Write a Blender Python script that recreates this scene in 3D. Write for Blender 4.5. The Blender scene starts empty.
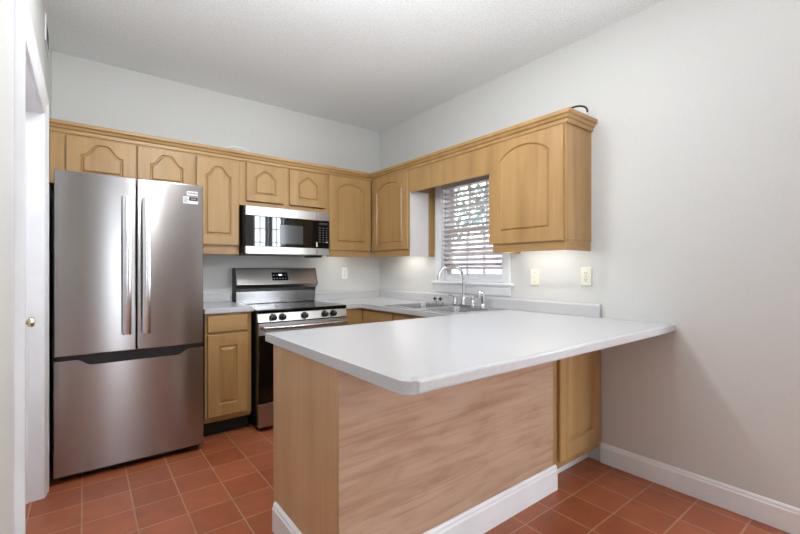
import bpy, bmesh, math, random
from mathutils import Vector, Matrix
random.seed(7)
PI = math.pi
SC = bpy.context.scene
COL = SC.collection

# ------------------------------------------------------------------ camera
cam = bpy.data.cameras.new('camera')
camo = bpy.data.objects.new('camera', cam)
COL.objects.link(camo)
camo.location = (-2.5943, -3.7306, 1.2206)
camo.rotation_euler = (PI/2, 0, -math.radians(37.692))
cam.sensor_fit = 'HORIZONTAL'
cam.sensor_width = 36.0
cam.lens = 36.0*408.4/800
cam.shift_x = 0.0
cam.shift_y = (269.15-267.0)/800
cam.clip_start = 0.02
SC.camera = camo

# ------------------------------------------------------------------ world, lights, exposure
SC.view_settings.view_transform = 'Standard'
SC.view_settings.look = 'None'
SC.view_settings.gamma = 1.0
SC.view_settings.use_curve_mapping = False
SC.view_settings.exposure = 0.16

world = bpy.data.worlds.new('sky')
SC.world = world
world.use_nodes = True
wn = world.node_tree.nodes
bg = wn['Background']
bg.inputs['Color'].default_value = (0.80, 0.90, 1.0, 1)
bg.inputs['Strength'].default_value = 7.0

def area(name, loc, rot, sx, sy, power, col=(1, 1, 1), spread=180):
    l = bpy.data.lights.new(name, 'AREA')
    l.shape = 'RECTANGLE'
    l.size, l.size_y = sx, sy
    l.energy = power
    l.color = col
    l.spread = math.radians(spread)
    o = bpy.data.objects.new(name, l)
    COL.objects.link(o)
    o.location = loc
    o.rotation_euler = rot
    return o
# daylight through the two tall dining windows in the wall behind the camera
area('unseen_window_light', (0.54, -6.42, 1.50), (PI/2, 0, 0), 0.36, 2.0, 66, (0.90, 0.95, 1.0))
area('unseen_window_light', (0.92, -6.42, 1.50), (PI/2, 0, 0), 0.32, 2.0, 60, (0.90, 0.95, 1.0))
area('unseen_window_light', (2.42, -5.0, 1.45), (0, PI/2, 0), 1.9, 1.4, 26, (0.90, 0.95, 1.0))

area('unseen_window_light', (-2.13, -6.42, 1.17), (PI/2, 0, 0), 0.28, 1.94, 1.6, (0.95, 0.97, 1.0))  # glow behind the added sidelight, for the refrigerator's bright band

# ------------------------------------------------------------------ node helpers
def new_mat(name):
    m = bpy.data.materials.new(name)
    m.use_nodes = True
    nt = m.node_tree
    b = nt.nodes['Principled BSDF']
    return m, nt, b
def N(nt, t, **kw):
    n = nt.nodes.new(t)
    for k, v in kw.items():
        if k in n.inputs: n.inputs[k].default_value = v
        else: setattr(n, k, v)
    return n
def L(nt, a, b): nt.links.new(a, b)
def srgb(r, g, b):
    f = lambda c: (c/255/12.92) if c/255 <= 0.04045 else ((c/255+0.055)/1.055)**2.4
    return (f(r), f(g), f(b), 1)
def ramp(nt, stops):
    n = nt.nodes.new('ShaderNodeValToRGB')
    e = n.color_ramp.elements
    while len(e) < len(stops): e.new(0.5)
    for i, (p, c) in enumerate(stops):
        e[i].position = p; e[i].color = c
    return n
def coords(nt, scale, rnd=True, rot=(0, 0, 0)):
    tc = N(nt, 'ShaderNodeTexCoord')
    out = tc.outputs['Object']
    if rnd:
        oi = N(nt, 'ShaderNodeObjectInfo')
        mul = N(nt, 'ShaderNodeMath', operation='MULTIPLY'); mul.inputs[1].default_value = 37.0
        L(nt, oi.outputs['Random'], mul.inputs[0])
        add = N(nt, 'ShaderNodeVectorMath', operation='ADD')
        L(nt, out, add.inputs[0]); L(nt, mul.outputs[0], add.inputs[1])
        out = add.outputs[0]
    mp = N(nt, 'ShaderNodeMapping')
    mp.inputs['Scale'].default_value = scale
    mp.inputs['Rotation'].default_value = rot
    L(nt, out, mp.inputs['Vector'])
    return mp.outputs['Vector']
def flat(name, col, rough=0.5, metal=0.0, spec=0.5, coat=0.0, bump=None):
    m, nt, b = new_mat(name)
    b.inputs['Roughness'].default_value = rough
    b.inputs['Metallic'].default_value = metal
    b.inputs['Specular IOR Level'].default_value = spec
    b.inputs['Coat Weight'].default_value = coat
    # faint procedural variation so nothing is perfectly uniform
    v = coords(nt, (1, 1, 1))
    n = N(nt, 'ShaderNodeTexNoise', Scale=(bump[0] if bump else 6.0), Detail=3.0)
    L(nt, v, n.inputs['Vector'])
    c2 = tuple(min(1, c*1.03) for c in col[:3])+(1,)
    c1 = tuple(c*0.97 for c in col[:3])+(1,)
    r = ramp(nt, [(0.3, c1), (0.7, c2)])
    L(nt, n.outputs['Fac'], r.inputs['Fac'])
    L(nt, r.outputs['Color'], b.inputs['Base Color'])
    if bump:
        bp = N(nt, 'ShaderNodeBump', Strength=bump[1], Distance=bump[2])
        L(nt, n.outputs['Fac'], bp.inputs['Height'])
        L(nt, bp.outputs['Normal'], b.inputs['Normal'])
    return m
def wood(name, dark, mid, light, axis='z', blotch=1.0, rough=0.38, figure=0.0):
    m, nt, b = new_mat(name)
    sc = {'z': (12, 12, 0.9), 'x': (1.5, 20, 20), 'y': (12, 0.9, 12)}[axis]
    sc2 = {'z': (170, 170, 5), 'x': (5, 170, 170), 'y': (170, 5, 170)}[axis]
    sc3 = {'z': (5, 5, 2), 'x': (2, 5, 5), 'y': (5, 2, 5)}[axis]
    n1 = N(nt, 'ShaderNodeTexNoise', Scale=1.0, Detail=5.0, Roughness=0.55, Distortion=0.6+figure)
    L(nt, coords(nt, sc), n1.inputs['Vector'])
    n2 = N(nt, 'ShaderNodeTexNoise', Scale=1.0, Detail=3.0, Roughness=0.6)
    L(nt, coords(nt, sc2), n2.inputs['Vector'])
    n3 = N(nt, 'ShaderNodeTexNoise', Scale=blotch, Detail=3.0, Roughness=0.5, Distortion=figure)
    L(nt, coords(nt, sc3), n3.inputs['Vector'])
    a = N(nt, 'ShaderNodeMath', operation='MULTIPLY'); a.inputs[1].default_value = 0.5
    L(nt, n1.outputs['Fac'], a.inputs[0])
    c = N(nt, 'ShaderNodeMath', operation='MULTIPLY_ADD'); c.inputs[1].default_value = 0.16
    L(nt, n2.outputs['Fac'], c.inputs[0]); L(nt, a.outputs[0], c.inputs[2])
    d = N(nt, 'ShaderNodeMath', operation='MULTIPLY_ADD'); d.inputs[1].default_value = 0.34
    L(nt, n3.outputs['Fac'], d.inputs[0]); L(nt, c.outputs[0], d.inputs[2])
    r = ramp(nt, [(0.30, dark), (0.50, mid), (0.70, light)])
    L(nt, d.outputs[0], r.inputs['Fac'])
    L(nt, r.outputs['Color'], b.inputs['Base Color'])
    b.inputs['Roughness'].default_value = rough
    b.inputs['Coat Weight'].default_value = 0.12
    b.inputs['Coat Roughness'].default_value = 0.25
    bp = N(nt, 'ShaderNodeBump', Strength=0.05, Distance=0.002)
    L(nt, d.outputs[0], bp.inputs['Height']); L(nt, bp.outputs['Normal'], b.inputs['Normal'])
    return m
def steel(name, col, rough, axis='x', aniso=0.6):
    m, nt, b = new_mat(name)
    sc = {'x': (2, 300, 300), 'z': (300, 300, 2)}[axis]
    n = N(nt, 'ShaderNodeTexNoise', Scale=1.0, Detail=2.0)
    L(nt, coords(nt, sc), n.inputs['Vector'])
    mr = N(nt, 'ShaderNodeMapRange')
    mr.inputs['To Min'].default_value = rough*0.97; mr.inputs['To Max'].default_value = rough*1.03
    L(nt, n.outputs['Fac'], mr.inputs['Value'])
    L(nt, mr.outputs['Result'], b.inputs['Roughness'])
    b.inputs['Base Color'].default_value = col
    b.inputs['Metallic'].default_value = 1.0
    b.inputs['Anisotropic'].default_value = aniso
    if aniso:
        b.inputs['Anisotropic Rotation'].default_value = 0.25
        tg = N(nt, 'ShaderNodeTangent', direction_type='RADIAL', axis='Z')
        L(nt, tg.outputs[0], b.inputs['Tangent'])
    return m
def emit(name, col, s):
    m, nt, b = new_mat(name)
    b.inputs['Base Color'].default_value = col
    b.inputs['Emission Color'].default_value = col
    b.inputs['Emission Strength'].default_value = s
    return m

# ------------------------------------------------------------------ materials
WD, WM, WL = srgb(154, 116, 72), srgb(175, 138, 88), srgb(188, 153, 103)
M = {}
M['wood_v'] = wood('maple_vertical', WD, WM, WL, 'z')
M['wood_h'] = wood('maple_horizontal', WD, WM, WL, 'x')
M['wood_y'] = wood('maple_lengthwise', WD, WM, WL, 'y')
M['panel'] = wood('birch_panel', srgb(158, 122, 95), srgb(189, 158, 133), srgb(204, 177, 154), 'x', 1.6, 0.42, 0.9)
M['panel_v'] = wood('maple_end_panel', srgb(182, 141, 102), srgb(199, 161, 121), srgb(210, 176, 139), 'z')
M['inside'] = flat('cabinet_shadow_gap', srgb(120, 84, 50), 0.6)
M['black'] = flat('black_enamel', srgb(14, 14, 15), 0.35)
M['black_gloss'] = flat('black_glass', srgb(10, 10, 11), 0.025)
M['dark_plastic'] = flat('dark_plastic', srgb(34, 34, 36), 0.4)
M['grey_glass'] = flat('grey_window_mesh', srgb(62, 62, 64), 0.12)
M['toe'] = flat('toe_black', srgb(22, 21, 21), 0.6)
M['steel'] = steel('brushed_steel', srgb(166, 162, 160), 0.21, 'x', 0.92)
M['steel2'] = steel('range_steel', srgb(182, 180, 178), 0.30, 'x', 0.5)
M['dark_steel'] = steel('dark_range_steel', srgb(120, 119, 120), 0.22, 'x', 0.5)
M['bright'] = steel('polished_steel', srgb(222, 223, 225), 0.22, 'z', 0.0)
M['chrome'] = steel('chrome', srgb(232, 233, 235), 0.10, 'z', 0.0)
M['sinksteel'] = steel('sink_steel', srgb(205, 206, 207), 0.26, 'x', 0.0)
M['brass'] = flat('satin_nickel', srgb(210, 200, 175), 0.22, 1.0)
M['white'] = flat('white_paint', srgb(236, 238, 241), 0.38)
M['trim'] = flat('white_trim', srgb(238, 239, 242), 0.35)
M['plate'] = flat('ivory_plastic', srgb(236, 233, 218), 0.35)
M['whiteplastic'] = flat('white_plastic', srgb(238, 238, 236), 0.35)
M['slot'] = flat('dark_slot', srgb(60, 56, 50), 0.6)
M['blind'] = flat('blind_white', srgb(228, 220, 220), 0.4)
nt = M['blind'].node_tree; b = nt.nodes['Principled BSDF']
mx = N(nt, 'ShaderNodeMixShader'); mx.inputs[0].default_value = 0.3
tl = N(nt, 'ShaderNodeBsdfTranslucent'); tl.inputs['Color'].default_value = srgb(236, 226, 226)
L(nt, b.outputs[0], mx.inputs[1]); L(nt, tl.outputs[0], mx.inputs[2])
L(nt, mx.outputs[0], nt.nodes['Material Output'].inputs['Surface'])
M['headrail'] = flat('blind_headrail', srgb(196, 184, 182), 0.45)
M['glare'] = flat('pale_window_glare', srgb(226, 222, 220), 0.16, 0, 0.6, 0.3)  # pale colour holds the window's glare on the wooden cabinet side
M['sticker'] = flat('white_sticker', srgb(222, 222, 222), 0.6)
M['ink'] = flat('black_ink', srgb(28, 28, 30), 0.5)
M['greyink'] = flat('grey_ink', srgb(120, 120, 122), 0.5)
M['lightink'] = flat('light_legend', srgb(176, 178, 180), 0.5)
M['rubber'] = flat('black_cable', srgb(24, 24, 25), 0.5)
M['foliage'] = flat('foliage', srgb(108, 124, 122), 0.7, bump=(9.0, 0.6, 0.1))
M['bark'] = flat('bark', srgb(96, 82, 72), 0.8, bump=(20.0, 0.6, 0.02))
M['fence'] = flat('pale_fence', srgb(172, 166, 178), 0.7)
M['lawn'] = flat('lawn', srgb(104, 122, 80), 0.9, bump=(60.0, 0.5, 0.02))
M['lamp'] = emit('led_diffuser', (1.0, 0.98, 0.95, 1), 20.0)
M['bowl'] = emit('added_lamp_bowl', (1.0, 0.95, 0.88, 1), 1.5)  # glow of the added lamps, all out of view
M['display'] = emit('range_display', (0.75, 0.85, 0.9, 1), 1.1)
M['added_door'] = wood('added_door_brown', srgb(96, 66, 46), srgb(120, 84, 60), srgb(140, 100, 74), 'z')  # wood of the added rear door

def wall_mat(name, col):
    return flat(name, col, 0.75, bump=(160.0, 0.05, 0.001))
M['wall'] = wall_mat('grey_wall_paint', srgb(211, 211, 208))
# ceiling: popcorn texture
m, nt, b = new_mat('popcorn_ceiling')
v = coords(nt, (1, 1, 1), False)
n = N(nt, 'ShaderNodeTexNoise', Scale=85.0, Detail=4.0, Roughness=0.7); L(nt, v, n.inputs['Vector'])
r = ramp(nt, [(0.36, srgb(229, 234, 235)), (0.52, srgb(246, 251, 252))]); L(nt, n.outputs['Fac'], r.inputs['Fac'])
L(nt, r.outputs['Color'], b.inputs['Base Color']); b.inputs['Roughness'].default_value = 0.9
bp = N(nt, 'ShaderNodeBump', Strength=0.5, Distance=0.006); L(nt, n.outputs['Fac'], bp.inputs['Height'])
L(nt, bp.outputs['Normal'], b.inputs['Normal']); M['ceiling'] = m
# floor: terracotta tiles
m, nt, b = new_mat('terracotta_tiles')
tc = N(nt, 'ShaderNodeTexCoord')
mp = N(nt, 'ShaderNodeMapping'); mp.inputs['Location'].default_value = (0.295+0.21*40, 0.82+0.2165*40, 0)
L(nt, tc.outputs['Object'], mp.inputs['Vector'])
br = N(nt, 'ShaderNodeTexBrick', Scale=1.0, offset=0.0, squash=1.0)
br.inputs['Color1'].default_value = srgb(152, 80, 50); br.inputs['Color2'].default_value = srgb(168, 96, 64)
br.inputs['Mortar'].default_value = srgb(176, 134, 104)
br.inputs['Mortar Size'].default_value = 0.0042; br.inputs['Mortar Smooth'].default_value = 0.35
br.inputs['Brick Width'].default_value = 0.21; br.inputs['Row Height'].default_value = 0.2165
L(nt, mp.outputs['Vector'], br.inputs['Vector'])
n = N(nt, 'ShaderNodeTexNoise', Scale=9.0, Detail=5.0, Roughness=0.6); L(nt, tc.outputs['Object'], n.inputs['Vector'])
hs = N(nt, 'ShaderNodeHueSaturation'); L(nt, br.outputs['Color'], hs.inputs['Color'])
mr = N(nt, 'ShaderNodeMapRange'); mr.inputs['From Min'].default_value = 0.3; mr.inputs['From Max'].default_value = 0.7
mr.inputs['To Min'].default_value = 0.86; mr.inputs['To Max'].default_value = 1.12
L(nt, n.outputs['Fac'], mr.inputs['Value']); L(nt, mr.outputs['Result'], hs.inputs['Value'])
L(nt, hs.outputs['Color'], b.inputs['Base Color'])
b.inputs['Roughness'].default_value = 0.36
iv = N(nt, 'ShaderNodeMath', operation='SUBTRACT'); iv.inputs[0].default_value = 1.0
L(nt, br.outputs['Fac'], iv.inputs[1])
ad = N(nt, 'ShaderNodeMath', operation='MULTIPLY_ADD'); ad.inputs[1].default_value = 0.15
L(nt, n.outputs['Fac'], ad.inputs[0]); L(nt, iv.outputs[0], ad.inputs[2])
bp = N(nt, 'ShaderNodeBump', Strength=0.5, Distance=0.004); L(nt, ad.outputs[0], bp.inputs['Height'])
L(nt, bp.outputs['Normal'], b.inputs['Normal']); M['floor'] = m
# laminate worktop with a fine speckle
m, nt, b = new_mat('speckled_laminate')
v = coords(nt, (1, 1, 1), False)
n = N(nt, 'ShaderNodeTexNoise', Scale=420.0, Detail=2.0); L(nt, v, n.inputs['Vector'])
r = ramp(nt, [(0.33, srgb(176, 177, 180)), (0.45, srgb(200, 200, 202)), (0.7, srgb(206, 206, 208))])
L(nt, n.outputs['Fac'], r.inputs['Fac']); L(nt, r.outputs['Color'], b.inputs['Base Color'])
b.inputs['Roughness'].default_value = 0.24; b.inputs['Specular IOR Level'].default_value = 0.6; M['counter'] = m
# glass
m = bpy.data.materials.new('window_glass'); m.use_nodes = True; nt = m.node_tree
nt.nodes.clear()
o_ = N(nt, 'ShaderNodeOutputMaterial'); mx = N(nt, 'ShaderNodeMixShader'); 
tr = N(nt, 'ShaderNodeBsdfTransparent'); gl = N(nt, 'ShaderNodeBsdfGlossy', Roughness=0.02)
mx.inputs[0].default_value = 0.05; L(nt, tr.outputs[0], mx.inputs[1]); L(nt, gl.outputs[0], mx.inputs[2])
L(nt, mx.outputs[0], o_.inputs['Surface']); M['glass'] = m

# ------------------------------------------------------------------ mesh helpers
class MB:
    def __init__(s): s.v = []; s.f = []; s.sm = []
    def add(s, vs, fs, smooth=False):
        o = len(s.v); s.v += [tuple(p) for p in vs]
        s.f += [tuple(i+o for i in f) for f in fs]; s.sm += [smooth]*len(fs); return s
    def box(s, x0, x1, y0, y1, z0, z1):
        if x0 > x1: x0, x1 = x1, x0
        if y0 > y1: y0, y1 = y1, y0
        if z0 > z1: z0, z1 = z1, z0
        v = [(x0,y0,z0),(x1,y0,z0),(x1,y1,z0),(x0,y1,z0),(x0,y0,z1),(x1,y0,z1),(x1,y1,z1),(x0,y1,z1)]
        return s.add(v, [(3,2,1,0),(4,5,6,7),(0,1,5,4),(1,2,6,5),(2,3,7,6),(3,0,4,7)])
    def tube(s, pts, r, seg=10, cap=True):
        pts = [Vector(p) for p in pts]; n = len(pts)
        rr = r if isinstance(r, (list, tuple)) else [r]*n
        t0 = (pts[1]-pts[0]).normalized()
        up = Vector((0, 0, 1)) if abs(t0.z) < 0.9 else Vector((1, 0, 0))
        nv = t0.cross(up).normalized(); vs = []; fs = []
        for i, p in enumerate(pts):
            t = (pts[min(i+1, n-1)]-pts[max(i-1, 0)]).normalized()
            nv = (nv-t*nv.dot(t)).normalized(); bn = t.cross(nv)
            for k in range(seg):
                a = 2*PI*k/seg
                vs.append(p+(nv*math.cos(a)+bn*math.sin(a))*rr[i])
        for i in range(n-1):
            for k in range(seg):
                fs.append((i*seg+k, i*seg+(k+1) % seg, (i+1)*seg+(k+1) % seg, (i+1)*seg+k))
        if cap:
            fs.append(tuple(range(seg-1, -1, -1))); fs.append(tuple(range((n-1)*seg, n*seg)))
        return s.add(vs, fs, True)
    def lathe(s, prof, c=(0, 0, 0), axis='z', seg=24):
        vs = []; fs = []
        for (r, h) in prof:
            for k in range(seg):
                a = 2*PI*k/seg; x, y = r*math.cos(a), r*math.sin(a)
                p = {'z': (x, y, h), 'y': (x, h, -y), 'x': (h, x, y)}[axis]
                vs.append((p[0]+c[0], p[1]+c[1], p[2]+c[2]))
        for i in range(len(prof)-1):
            for k in range(seg):
                fs.append((i*seg+k, i*seg+(k+1) % seg, (i+1)*seg+(k+1) % seg, (i+1)*seg+k))
        fs.append(tuple(range(seg-1, -1, -1))); n = len(prof); fs.append(tuple(range((n-1)*seg, n*seg)))
        return s.add(vs, fs, True)
    def sweep(s, prof, fn, n):
        # prof: closed 2D profile; fn(i, u, w) -> world point of station i
        k = len(prof); vs = []; fs = []
        for i in range(n):
            for (u, w) in prof: vs.append(fn(i, u, w))
        for i in range(n-1):
            for j in range(k):
                fs.append((i*k+j, i*k+(j+1) % k, (i+1)*k+(j+1) % k, (i+1)*k+j))
        fs.append(tuple(range(k-1, -1, -1))); fs.append(tuple(range((n-1)*k, n*k)))
        return s.add(vs, fs)
    def plate(s, outer, holes, z0, z1):
        # flat plate with holes in the xy plane
        bm = bmesh.new(); loops = []
        for lp in [outer]+holes:
            vv = [bm.verts.new((x, y, z1)) for x, y in lp]
            es = [bm.edges.new((vv[i], vv[(i+1) % len(vv)])) for i in range(len(vv))]
            loops.append(es)
        r = bmesh.ops.triangle_fill(bm, use_beauty=True, use_dissolve=False, edges=[e for l in loops for e in l], normal=(0, 0, 1))
        bm.verts.index_update()
        top = [v.co.copy() for v in bm.verts]; nf = [tuple(v.index for v in f.verts) for f in bm.faces]
        edges = [tuple(v.index for v in e.verts) for e in bm.edges if len(e.link_faces) == 1]
        bm.free(); n = len(top)
        vs = [(p.x, p.y, z1) for p in top]+[(p.x, p.y, z0) for p in top]
        fs = nf+[tuple(i+n for i in reversed(f)) for f in nf]+[(a, b, b+n, a+n) for a, b in edges]
        return s.add(vs, fs)
    def build(s, name, mat, parent=None, bevel=0, seg=2, angle=35):
        me = bpy.data.meshes.new(name)
        me.from_pydata(s.v, [], s.f)
        bm = bmesh.new(); bm.from_mesh(me)
        bmesh.ops.recalc_face_normals(bm, faces=bm.faces); bm.to_mesh(me); bm.free()
        for p, q in zip(me.polygons, s.sm): p.use_smooth = q
        me.materials.append(mat)
        o = bpy.data.objects.new(name, me); COL.objects.link(o)
        if parent: o.parent = parent
        if any(s.sm) and not bevel: me.set_sharp_from_angle(angle=math.radians(angle))
        if bevel:
            md = o.modifiers.new('bevel', 'BEVEL'); md.width = bevel; md.segments = seg
            md.limit_method = 'ANGLE'; md.angle_limit = math.radians(40)
        return o
def tag(o, label, cat, group=None):
    o['label'] = label; o['category'] = cat
    if group: o['group'] = group
    return o
def thing(name, label, cat, loc=(0, 0, 0), rz=0, group=None):
    o = bpy.data.objects.new(name, None); COL.objects.link(o)
    o.location = loc; o.rotation_euler = (0, 0, rz); o.empty_display_size = 0.1
    return tag(o, label, cat, group)
def struct(o):
    o['kind'] = 'structure'; return o
def copy_tree(o, parent=None):
    c = o.copy(); COL.objects.link(c)
    if parent: c.parent = parent
    for ch in list(o.children): copy_tree(ch, c)
    return c
def part(name, mat, parent, *b, bevel=0, seg=2):
    mb = MB()
    for x in b: mb.box(*x)
    return mb.build(name, mat, parent, bevel, seg)

# ================================================================== THE SETTING
H = 2.741; XL = -2.775; YR = -6.2
struct(part('floor', M['floor'], None, (-3.3, 2.4, YR-0.1, 0.12, -0.1, 0.0)))
struct(part('ceiling', M['ceiling'], None, (-3.3, 2.4, YR-0.1, 0.12, H, H+0.1)))
struct(part('wall_back', M['wall'], None, (XL-0.12, 0.12, 0.0, 0.12, 0, H)))
KW = (-1.700, -1.000, 1.12, 2.02)          # kitchen window opening y0,y1,z0,z1
SW5 = (-2.27, -1.99, 0.2, 2.14)
DW = [(0.36, 0.72, 0.5, 2.5), (0.76, 1.08, 0.5, 2.5)]
YJ = -3.47; XR = 2.28
def wall_yz(name, x0, x1, ya, yb, holes):
    # wall slab with rectangular openings, plane across x
    mb = MB(); hs = sorted(holes); y = ya
    for (h0, h1, z0, z1) in hs:
        mb.box(x0, x1, y, h0, 0, H); 
        if z0 > 0: mb.box(x0, x1, h0, h1, 0, z0)
        mb.box(x0, x1, h0, h1, z1, H); y = h1
    mb.box(x0, x1, y, yb, 0, H)
    return struct(mb.build(name, M['wall']))
wall_yz('wall_right', 0.0, 0.12, YJ, 0.0, [KW])
wall_yz('wall_dining', XR, XR+0.12, YR-0.1, YJ+0.12, [(-5.7, -4.3, 0.5, 2.4)])
struct(part('wall_jog', M['wall'], None, (0.12, XR+0.12, YJ, YJ+0.12, 0, H)))
DO = (-1.8455, -0.8375, 0.0, 2.0605)
wall_yz('wall_left', XL-0.12, XL, YR-0.1, 0.0, [DO])
mb = MB(); xx = XL
for (a, b_, z0_, z1_) in [SW5]+DW:
    mb.box(xx, a, YR-0.12, YR, 0, H).box(a, b_, YR-0.12, YR, 0, z0_).box(a, b_, YR-0.12, YR, z1_, H); xx = b_
mb.box(xx, XR, YR-0.12, YR, 0, H)
struct(mb.build('wall_front', M['wall']))
# added narrow sidelight, unseen, for a bright band in the refrigerator's steel
w5 = struct(bpy.data.objects.new('window_5', None)); COL.objects.link(w5); w5.location = (-2.32, YR, 0.1)
MB().box(0, 0.05, 0.001, 0.03, 0, 2.1).box(0.33, 0.38, 0.001, 0.03, 0, 2.1).box(0.05, 0.33, 0.001, 0.03, 0, 0.1).box(0.05, 0.33, 0.001, 0.03, 2.04, 2.1).build('window_frame', M['trim'], w5)  # frame and pane of the added unseen sidelight
MB().box(0.05, 0.33, 0.012, 0.015, 0.1, 2.04).build('pane', M['glass'], w5)

def base_prof(h, t): return [(0, 0), (t, 0), (t, h*0.80), (t*0.75, h*0.86), (t*0.75, h*0.93), (t*0.35, h), (0, h)]
# baseboard on the right wall, with a lump of quarter-round trim
mb = MB(); pf = base_prof(0.124, 0.016)
mb.sweep(pf, lambda i, u, w: (-u-0.0005, [-2.462, YJ+0.001][i], w), 2)
bb = struct(mb.build('baseboard_right', M['trim'], None, 0.002))
mb = MB(); mb.sweep(pf, lambda i, u, w: (XL+u, [-1.93, YR+0.01][i], w), 2)
struct(mb.build('baseboard_left', M['trim'], None, 0.002))

# door in the left wall: leaf, casing, knob
d = thing('door_1', '', ''); del d['label'], d['category']; struct(d)
d.location = (XL-0.08, -0.855, 0)
mb = MB(); mb.box(-0.038, 0, -0.972, -0.003, 0.008, 2.04)
leaf = mb.build('door_leaf', M['white'], d)
for (a, b_) in ((-0.86, -0.53), (-0.44, -0.11)):
    for (z0, z1) in ((0.22, 0.88), (1.02, 1.90)):
        MB().box(0.0, 0.006, a, b_, z0, z1).build('door_panel', M['white'], leaf, 0.005)
k = MB()
k.lathe([(0.026, 0.0), (0.026, 0.006), (0.012, 0.010), (0.010, 0.028), (0.022, 0.034), (0.027, 0.046), (0.024, 0.056), (0.010, 0.060)], (0.0, -0.07, 0.95), 'x', 20)
kb = k.build('door_knob', M['brass'], d)
t = MB()   # jamb lining and stop
t.box(XL-0.12, XL+0.001, -0.8527, -0.838, 0, 2.06).box(XL-0.079, XL-0.05, -0.864, -0.8525, 0, 2.05)
t.box(XL-0.12, XL+0.001, -1.845, -1.8303, 0, 2.06).box(XL-0.12, XL+0.001, -1.8303, -0.8527, 2.045, 2.06)
struct(t.build('trim_1', M['trim'], None))
t = MB()   # casing: stepped profile on the room side
cp = [(0, 0), (0, 0.012), (0.02, 0.018), (0.055, 0.020), (0.072, 0.026), (0.088, 0.026), (0.088, 0)]
for sgn, y in ((1, -0.85), (-1, -1.833)):
    t.sweep(cp, lambda i, u, w: (XL+0.0005+w, y+sgn*u, [0, 2.05+u][i]), 2)
t.sweep(cp, lambda i, u, w: (XL+0.0005+w, [-0.85+u, -1.833-u][i], 2.05+u), 2)
struct(t.build('trim_2', M['trim'], None))

# kitchen window
def window(n, y0, y1, z0, z1, xin=0.0, cw=0.055, stool=True, cols=3, rows=2, rot=0, loc=None):
    w = bpy.data.objects.new('window_%d' % n, None); COL.objects.link(w); struct(w)
    w.location = loc or (0, y0, z0); w.rotation_euler = (0, 0, rot); W = y1-y0; Hh = z1-z0
    f = MB()
    f.box(0.0, 0.12, 0, 0.02, 0, Hh).box(0.0, 0.12, W-0.02, W, 0, Hh).box(0, 0.12, 0.02, W-0.02, Hh-0.02, Hh).box(0, 0.12, 0.02, W-0.02, 0, 0.015)
    f.build('window_frame', M['trim'], w)
    c = MB()
    c.box(-0.016, -0.0005, -cw, 0.004, -0.01, Hh+cw).box(-0.016, -0.0005, W-0.004, W+cw, -0.01, Hh+cw).box(-0.016, -0.0005, 0.004, W-0.004, Hh-0.004, Hh+cw)
    c.build('window_casing', M['trim'], w, 0.003)
    if stool:
        MB().box(-0.04, 0.03, -cw-0.03, W+cw+0.03, -0.03, -0.008).build('window_stool', M['trim'], w, 0.006)
        MB().sweep([(0, 0), (0.010, 0), (0.020, 0.05), (0.020, 0.075), (0, 0.075)], lambda i, u, z: (-u-0.0005, [-cw-0.005, W+cw+0.005][i], z-0.106), 2).build('window_apron', M['trim'], w, 0.002)
    for s, (a, b_, x) in enumerate(((0.015, Hh/2+0.02, 0.055), (Hh/2-0.02, Hh-0.02, 0.09))):
        sh = MB(); bw = 0.045
        sh.box(x, x+0.03, 0.02, 0.02+bw, a, b_).box(x, x+0.03, W-0.02-bw, W-0.02, a, b_)
        sh.box(x, x+0.03, 0.02+bw, W-0.02-bw, a, a+0.045).box(x, x+0.03, 0.02+bw, W-0.02-bw, b_-0.04, b_)
        so = sh.build('sash', M['trim'], w, 0.003)
        mu = MB()
        for i in range(1, cols):
            yy = 0.02+bw+(W-0.04-2*bw)*i/cols; mu.box(x+0.006, x+0.024, yy-0.009, yy+0.009, a+0.045, b_-0.04)
        for i in range(1, rows):
            zz = a+0.045+(b_-a-0.085)*i/rows; mu.box(x+0.007, x+0.023, 0.02+bw, W-0.02-bw, zz-0.009, zz+0.009)
        mu.build('muntins', M['trim'], so)
        MB().box(x+0.013, x+0.016, 0.02+bw, W-0.02-bw, a+0.045, b_-0.04).build('pane', M['glass'], so)
    return w
window(1, *KW, cw=0.068)
# tall dining windows behind the camera: local x points out of the room
for n_, q in ((2, DW[0]), (3, DW[1])):
    window(n_, *q, stool=False, cw=0.018, cols=2, rows=3, rot=-PI/2, loc=(q[0], YR, q[2]))
window(4, -5.7, -4.3, 0.5, 2.4, cw=0.06, cols=4, rows=2, loc=(XR, -5.7, 0.5))
d2 = struct(bpy.data.objects.new('added_rear_door', None)); COL.objects.link(d2); d2.location = (-1.75, YR, 0)  # added unseen brown door, gives the refrigerator a warm dark reflection
MB().box(0, 0.86, 0.001, 0.04, 0.01, 2.04).build('door_leaf', M['added_door'], d2, 0.003)
MB().box(-0.09, -0.002, 0.001, 0.025, 0, 2.13).box(0.862, 0.95, 0.001, 0.025, 0, 2.13).box(-0.002, 0.862, 0.001, 0.025, 2.045, 2.13).build('added_door_casing', M['trim'], d2, 0.003)

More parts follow.
